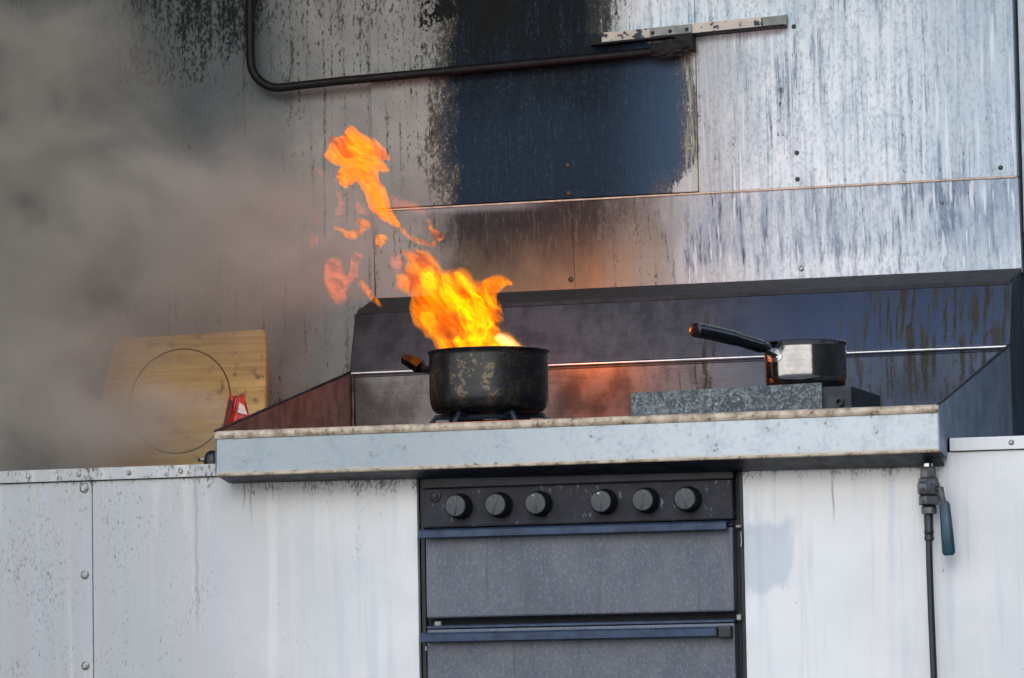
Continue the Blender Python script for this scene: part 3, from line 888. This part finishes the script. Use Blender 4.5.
def slab(cs, th=.0012):
    bm = bmesh.new(); a = [Vector(c) for c in cs]; nn = (a[1] - a[0]).cross(a[2] - a[0]).normalized()
    if nn.y > 0: nn = -nn
    lo = [bm.verts.new(c + nn * .0012) for c in a]; hi = [bm.verts.new(c + nn * (.0012 + th)) for c in a]
    bm.faces.new(lo); bm.faces.new(hi)
    for k in range(len(a)): bm.faces.new((lo[k], lo[(k + 1) % len(a)], hi[(k + 1) % len(a)], hi[k]))
    return bm
def onface(u, t):   # u along base 1->2, t up
    A, B, D, E_ = Vector((-.688, .402, .881)), Vector((-.632, .462, .881)), Vector((-.679, .436, 1.018)), Vector((-.664, .448, 1.028))
    return (A.lerp(B, u)).lerp(D.lerp(E_, u), t)
obj('white_print', slab([onface(.30, .80), onface(.85, .74), onface(.75, .86), onface(.45, .92)]), M['white_print'], rp)
obj('yellow_print', slab([onface(.1, .58), onface(.75, .62), onface(.6, .72), onface(.2, .68)]), M['yellow'], rp)
obj('side_fold', slab([(-.718, .4385, .884), (-.692, .4045, .884), (-.6805, .4365, 1.012), (-.693, .450, 1.020)], .0006), M['red_dark'], rp)

kb_ = thing('rubber_knob', 'small black domed knob beside the left end of the tray', 'knob', (-.586, .082, .8806))
dome = lathe([(.0, .0235), (.006, .0228), (.0115, .019), (.0145, .012), (.0150, .004), (.0150, 0), (0, 0)], (-.5860, .082, .8808), 'Z', 28)
obj('dome', dome, M['rubber'], kb_, True)
obj('stub', tube([(-.596, .080, .8895), (-.605, .078, .8895), (-.607, .078, .8895)], [.0050, .0042, .0025], 12), M['clip'], kb_, True)
obj('stub_tip', tube([(-.6065, .078, .8890), (-.6105, .0775, .8890)], [.0034, .0028], 10), M['rubber'], kb_, True)

# ================================================================== FIRE
def flame_material(name, strength, c, c2, dens, lo=.25, fil=.6, flow=(-.45, 1.0), scale=34.0, sharp=(.40, .62)):
    """burning sooty gas: gives off light throughout its volume, in licking sheets, and veils what is behind"""
    g = G(name)
    X, Y, Z = g.X, g.Y, g.Z
    l = math.hypot(*flow); ux, uz = flow[0] / l, flow[1] / l
    w1 = g.noise((13, 4, 13), 2, .5, 4.0) - .5
    w2 = g.noise((13, 4, 13), 2, .5, 19.0) - .5
    along = (X * ux + Z * uz) + w1 * .07
    across = (X * uz - Z * ux) + w2 * .07
    v = g.vec(across * scale, Y * (scale * .16), along * (scale * .42))
    n = g.noise_v(v, 3, .6)
    n2 = g.noise_v(g.vec(across * (scale * 2.1) + 7.0, Y * (scale * .16), along * (scale * .8)), 2, .5)
    rid = (1.0 - (n - .5).absv() * 16.0).mx(0.0) + (1.0 - (n2 - .5).absv() * 14.0).mx(0.0) * .6
    e = g.smooth(n, sharp[0], sharp[1], lo, 1.0) + rid * fil
    hot = (g.smooth(n * .6 + n2 * .4, sharp[0], sharp[1] + .08) * .7 + rid * .5).sat()
    em = g.t.nodes.new('ShaderNodeEmission')
    g.put(em.inputs['Color'], g.mix(hot, c, c2))
    g.put(em.inputs['Strength'], e * strength)
    ab = g.t.nodes.new('ShaderNodeVolumeAbsorption')
    ab.inputs['Color'].default_value = (.75, .2, .02, 1)
    ab.inputs['Density'].default_value = dens
    ad = g.t.nodes.new('ShaderNodeAddShader')
    g.t.links.new(em.outputs[0], ad.inputs[0]); g.t.links.new(ab.outputs[0], ad.inputs[1])
    g.t.links.new(ad.outputs[0], g.out.inputs['Volume'])
    g.m.cycles.volume_step_rate = .5
    return g.m

FM = {'body': flame_material('flame_orange', 15, (1.0, .13, .001), (1.0, .42, .002), 18, .40, .7, scale=40),
      'core': flame_material('flame_yellow', 20, (1.0, .30, .001), (1.0, .85, .004), 8, .05, .9, scale=40, sharp=(.46, .62)),
      'lick': flame_material('flame_lick', 30, (1.0, .15, .010), (1.0, .40, .004), 26, .22, .9, scale=52, sharp=(.42, .64)),
      'hot': flame_material('flame_hot', 50, (1.0, .5, .06), (1.0, .8, .4), 10, .5, .2),
      'haze': flame_material('flame_haze', 17, (1.0, .14, .04), (1.0, .2, .03), 4, .0, .9, flow=(-.75, 1.0), scale=75, sharp=(.47, .70))}

def chaikin(p):
    q = []
    for k in range(len(p)):
        a, b = p[k], p[(k + 1) % len(p)]
        q += [(a[0] * .82 + b[0] * .18, a[1] * .82 + b[1] * .18), (a[0] * .18 + b[0] * .82, a[1] * .18 + b[1] * .82)]
    return q

def smooth_outline(p, per=5, rag=.0016, seed=0, grow=.0):
    """closed spline through the outline, with small ragged licks along it"""
    rnd = random.Random(seed + 11)
    n = len(p); out = []
    P = [Vector(q) for q in p]
    sg = 1 if sum(P[k - 1].x * P[k].y - P[k].x * P[k - 1].y for k in range(n)) > 0 else -1
    def outw(k):
        t = (P[(k + 1) % n] - P[k - 1])
        return Vector((t.y, -t.x)).normalized() * sg if t.length > 1e-7 else Vector((0, 0))
    P = [P[k] + outw(k) * grow for k in range(n)]
    for k in range(n):
        p0, p1, p2, p3 = P[k - 1], P[k], P[(k + 1) % n], P[(k + 2) % n]
        L = (p2 - p1).length
        m = max(2, min(per * 2, int(L / .0035)))
        for j in range(m):
            t = j / m
            q = p1.lerp(p2, t)
            if j: q = q + Vector((rnd.uniform(-1, 1), rnd.uniform(-1, 1))) * min(rag, L * .1)
            out.append((q.x, q.y))
    return out

def inflate(poly, y0, thick, R, seed=0, power=.75):
    """a rounded, fully three-dimensional tongue whose outline seen from the front is poly (x, z)"""
    poly = smooth_outline(chaikin(poly), 4, .0012 if thick > .03 else .0003, seed, .0028 if thick > .03 else .0010)
    P = np.array(poly)
    lo, hi = P.min(0), P.max(0)
    h = max(.0035, min(hi - lo) / 26)
    xs = np.arange(lo[0], hi[0], h); zs = np.arange(lo[1], hi[1], h)
    gx, gz = np.meshgrid(xs, zs); Q = np.stack([gx.ravel(), gz.ravel()], 1)
    A = P; B = np.roll(P, -1, 0)
    def dist(Q):
        d = np.full(len(Q), 1e9)
        for a, b in zip(A, B):
            e = b - a; t = np.clip(((Q - a) @ e) / max(e @ e, 1e-12), 0, 1)
            d = np.minimum(d, np.hypot(*(Q - a - t[:, None] * e).T))
        return d
    ins = np.zeros(len(Q), bool)
    for a, b in zip(A, B):
        c = (a[1] > Q[:, 1]) != (b[1] > Q[:, 1])
        with np.errstate(divide='ignore', invalid='ignore'):
            xi = (b[0] - a[0]) * (Q[:, 1] - a[1]) / (b[1] - a[1]) + a[0]
        ins ^= c & (Q[:, 0] < xi)
    dq = dist(Q)
    Q = Q[ins & (dq > h * .5)]
    n = len(P)
    vin = [Vector(p) for p in P] + [Vector(q) for q in Q]
    vo, eo, fo, *_ = delaunay_2d_cdt(vin, [], [list(range(n))], 1, 1e-7)
    V = np.array([tuple(v) for v in vo])
    d = dist(V); d[d < 1e-6] = 0
    u = np.clip(d / R, 0, 1)
    t = thick * np.clip(1 - (1 - u) ** 2, 0, 1) ** power
    ph = seed * 1.7
    wob = .012 * np.sin(V[:, 1] * 38 + ph) + .008 * np.sin(V[:, 0] * 55 + ph * 2)
    wob *= min(1.0, thick / .03)
    bm = bmesh.new()
    fr = [bm.verts.new((V[k, 0], y0 + wob[k] - t[k], V[k, 1])) for k in range(len(V))]
    bk = [fr[k] if d[k] == 0 else bm.verts.new((V[k, 0], y0 + wob[k] + t[k] * .9, V[k, 1])) for k in range(len(V))]
    for f in fo:
        if len(set(f)) < 3 or all(d[k] == 0 for k in f): continue
        try: bm.faces.new([fr[k] for k in f])
        except ValueError: pass
        try: bm.faces.new([bk[k] for k in reversed(f)])
        except ValueError: pass
    return bm

FLAMES = [
 ('body', 0.32, 0.055, 0.05, 1.0, [(-0.253,1.065), (-0.260,1.077), (-0.266,1.097), (-0.280,1.101), (-0.288,1.115), (-0.300,1.122), (-0.309,1.142), (-0.314,1.159), (-0.310,1.174), (-0.327,1.183), (-0.344,1.192), (-0.336,1.200), (-0.341,1.212), (-0.327,1.214), (-0.323,1.229), (-0.314,1.234), (-0.326,1.256), (-0.309,1.250), (-0.295,1.254), (-0.274,1.248), (-0.261,1.233), (-0.254,1.217), (-0.244,1.214), (-0.230,1.218), (-0.216,1.219), (-0.207,1.210), (-0.203,1.197), (-0.189,1.194), (-0.177,1.199), (-0.161,1.203), (-0.144,1.201), (-0.131,1.194), (-0.125,1.183), (-0.138,1.186), (-0.144,1.181), (-0.155,1.172), (-0.158,1.165), (-0.148,1.153), (-0.143,1.141), (-0.145,1.122), (-0.149,1.112), (-0.139,1.102), (-0.129,1.100), (-0.119,1.088), (-0.109,1.077), (-0.092,1.075), (-0.071,1.069), (-0.078,1.058)]),
 ('core', 0.31, 0.06, 0.035, 1.5, [(-0.226,1.065), (-0.227,1.085), (-0.215,1.104), (-0.216,1.127), (-0.224,1.144), (-0.245,1.145), (-0.259,1.154), (-0.276,1.173), (-0.286,1.190), (-0.287,1.211), (-0.273,1.222), (-0.258,1.210), (-0.241,1.206), (-0.220,1.210), (-0.208,1.203), (-0.196,1.187), (-0.179,1.178), (-0.166,1.168), (-0.159,1.154), (-0.149,1.137), (-0.148,1.118), (-0.156,1.105), (-0.143,1.088), (-0.126,1.077), (-0.123,1.061)]),
 ('core', 0.29, 0.03, 0.02, 1.2, [(-0.243,1.064), (-0.253,1.088), (-0.265,1.103), (-0.282,1.119), (-0.289,1.132), (-0.283,1.143), (-0.266,1.143), (-0.249,1.137), (-0.251,1.124), (-0.260,1.108), (-0.243,1.097), (-0.219,1.096), (-0.205,1.082), (-0.209,1.063)]),
 ('lick', 0.33, 0.018, 0.012, 1.4, [(-0.189,1.187), (-0.181,1.196), (-0.164,1.203), (-0.147,1.200), (-0.134,1.193), (-0.129,1.184), (-0.141,1.187), (-0.151,1.182), (-0.161,1.174), (-0.175,1.173), (-0.185,1.179)]),
 ('hot', 0.26, 0.016, 0.012, 3, [(-0.141,1.090), (-0.133,1.098), (-0.119,1.094), (-0.108,1.086), (-0.096,1.074), (-0.088,1.066), (-0.101,1.063), (-0.122,1.067), (-0.135,1.077)]),
 ('haze', 0.33, 0.02, 0.02, 0.3, [(-0.347,1.244), (-0.329,1.254), (-0.316,1.235), (-0.325,1.215), (-0.341,1.211), (-0.347,1.224)]),
 ('lick', 0.34, 0.035, 0.022, 1, [(-0.463,1.463), (-0.443,1.458), (-0.416,1.479), (-0.405,1.464), (-0.380,1.452), (-0.364,1.436), (-0.356,1.412), (-0.369,1.419), (-0.355,1.393), (-0.376,1.399), (-0.372,1.379), (-0.356,1.358), (-0.351,1.327), (-0.337,1.303), (-0.342,1.297), (-0.364,1.310), (-0.382,1.326), (-0.387,1.349), (-0.395,1.365), (-0.411,1.384), (-0.427,1.369), (-0.444,1.378), (-0.452,1.394), (-0.441,1.411), (-0.454,1.414), (-0.476,1.426), (-0.467,1.441)]),
 ('lick', 0.33, 0.014, 0.012, 1.3, [(-0.423,1.458), (-0.412,1.472), (-0.399,1.454), (-0.377,1.440), (-0.361,1.416), (-0.378,1.420), (-0.388,1.425), (-0.391,1.400), (-0.386,1.379), (-0.370,1.363), (-0.357,1.336), (-0.342,1.305), (-0.360,1.313), (-0.376,1.337), (-0.386,1.363), (-0.402,1.390), (-0.413,1.417), (-0.426,1.433)]),
 ('lick', 0.34, 0.01, 0.008, 0.9, [(-0.342,1.306), (-0.334,1.300), (-0.313,1.281), (-0.292,1.273), (-0.271,1.264), (-0.274,1.256), (-0.300,1.265), (-0.319,1.276), (-0.337,1.293)]),
 ('lick', 0.34, 0.012, 0.009, 1.1, [(-0.287,1.311), (-0.282,1.309), (-0.277,1.293), (-0.262,1.285), (-0.253,1.276), (-0.263,1.267), (-0.270,1.272), (-0.269,1.257), (-0.278,1.261), (-0.276,1.274), (-0.284,1.290)]),
 ('lick', 0.35, 0.012, 0.01, 1.1, [(-0.417,1.315), (-0.402,1.317), (-0.388,1.307), (-0.391,1.298), (-0.405,1.296), (-0.413,1.303)]),
 ('lick', 0.35, 0.012, 0.01, 0.8, [(-0.458,1.306), (-0.443,1.303), (-0.432,1.295), (-0.413,1.299), (-0.395,1.298), (-0.408,1.287), (-0.421,1.279), (-0.438,1.283), (-0.442,1.294), (-0.455,1.298)]),
 ('lick', 0.35, 0.014, 0.01, 0.8, [(-0.382,1.286), (-0.373,1.289), (-0.363,1.286), (-0.361,1.276), (-0.370,1.268), (-0.376,1.259), (-0.385,1.270)]),
 ('haze', 0.36, 0.03, 0.02, 0.5, [(-0.480,1.248), (-0.463,1.255), (-0.450,1.249), (-0.445,1.228), (-0.436,1.220), (-0.437,1.256), (-0.430,1.263), (-0.409,1.256), (-0.417,1.240), (-0.420,1.227), (-0.411,1.211), (-0.396,1.192), (-0.386,1.176), (-0.375,1.163), (-0.391,1.169), (-0.410,1.190), (-0.426,1.209), (-0.434,1.199), (-0.440,1.173), (-0.456,1.165), (-0.467,1.180), (-0.477,1.206)]),
 ('lick', 0.36, 0.01, 0.008, 0.9, [(-0.415,1.214), (-0.404,1.203), (-0.386,1.179), (-0.374,1.163), (-0.379,1.161), (-0.394,1.173), (-0.410,1.194)]),
 ('haze', 0.35, 0.01, 0.01, 0.3, [(-0.501,1.414), (-0.485,1.410), (-0.471,1.399), (-0.466,1.383), (-0.477,1.391), (-0.490,1.403)]),
 ('haze', 0.35, 0.014, 0.012, 0.35, [(-0.455,1.369), (-0.445,1.364), (-0.434,1.340), (-0.445,1.325), (-0.452,1.310), (-0.459,1.328), (-0.449,1.343)]),
 ('haze', 0.35, 0.01, 0.01, 0.25, [(-0.494,1.335), (-0.486,1.332), (-0.487,1.304), (-0.495,1.315)]),
 ('haze', 0.35, 0.012, 0.012, 0.3, [(-0.355,1.359), (-0.329,1.347), (-0.297,1.335), (-0.283,1.319), (-0.297,1.315), (-0.324,1.329), (-0.348,1.325)]),
 ('haze', 0.36, 0.012, 0.012, 0.25, [(-0.506,1.290), (-0.492,1.297), (-0.487,1.284), (-0.498,1.261), (-0.506,1.270)]),
 ('haze', 0.35, 0.012, 0.012, 0.35, [(-0.420,1.352), (-0.402,1.341), (-0.394,1.320), (-0.413,1.318), (-0.421,1.334)]),
]

fire = thing('fire', 'tall orange and yellow flames blown left out of the pot', 'fire', (PX, PY, 1.02))
for k, (kind, y, th, R, st, poly) in enumerate(FLAMES):
    obj('flame_tongue', inflate(poly, y, th, R, k, 1.5 if kind == 'haze' else .75), FM[kind], fire, True)
# the light the burning oil throws on the steel around it
fl = bpy.data.lights.new('fire_glow', 'POINT')
fl.energy = 4.2
fl.color = (1.0, .30, .05)
fl.shadow_soft_size = .035
flo = bpy.data.objects.new('fire_glow', fl)
C.objects.link(flo)
flo.parent = fire
flo.location = Vector((-.185, .325, 1.135)) - fire.location

# ================================================================== SMOKE
def smoke_material():
    g = G('drifting_smoke')
    X, Y, Z = g.X, g.Y, g.Z
    w = g.noise((3.2, 3.2, 3.2), 1, .5, 2.0) - .5
    w2 = g.noise((3.2, 3.2, 3.2), 1, .5, 9.0) - .5
    wx, wz = X + w * .16, Z + w2 * .16
    n = g.noise_v(g.vec(wx * 6.0, Y * 4.5, wz * 8.0), 4, .62)
    tot = None
    for (cx, cz, rx, rz, a) in SMOKE:
        ex = (wx - cx) / rx; ez = (wz - cz) / rz; ey = (Y - .46) / .30
        b = g.smooth(ex * ex + ez * ez + ey * ey, 1.0, 0.0) * a
        tot = b if tot is None else tot + b
    dens = (tot * g.smooth(n, .36, .62, .12, 1.5)) * 1.0
    pv = g.t.nodes.new('ShaderNodeVolumePrincipled')
    pv.inputs['Color'].default_value = (.90, .83, .72, 1)
    pv.inputs['Anisotropy'].default_value = .1
    g.put(pv.inputs['Density'], dens)
    g.t.links.new(pv.outputs[0], g.out.inputs['Volume'])
    g.m.cycles.volume_step_rate = 1.0
    return g.m
SMOKE = [(-1.12, 1.62, .34, .30, 3.0), (-1.02, 1.42, .34, .26, 3.6), (-.78, 1.36, .30, .17, 3.4), (-.60, 1.30, .22, .16, 2.2),
         (-1.10, 1.20, .30, .26, 3.0), (-.99, 1.04, .24, .20, 4.6), (-.84, .97, .20, .12, 3.0), (-1.15, .95, .26, .14, 3.0),
         (-.80, 1.20, .26, .16, 1.2), (-.66, 1.45, .18, .14, .9)]
sm = obj('smoke', box(-1.52, -.40, .16, .76, .886, 2.0), smoke_material())
tag(sm, 'brown-grey smoke drifting over the left of the kitchen', 'smoke')
sm['kind'] = 'stuff'
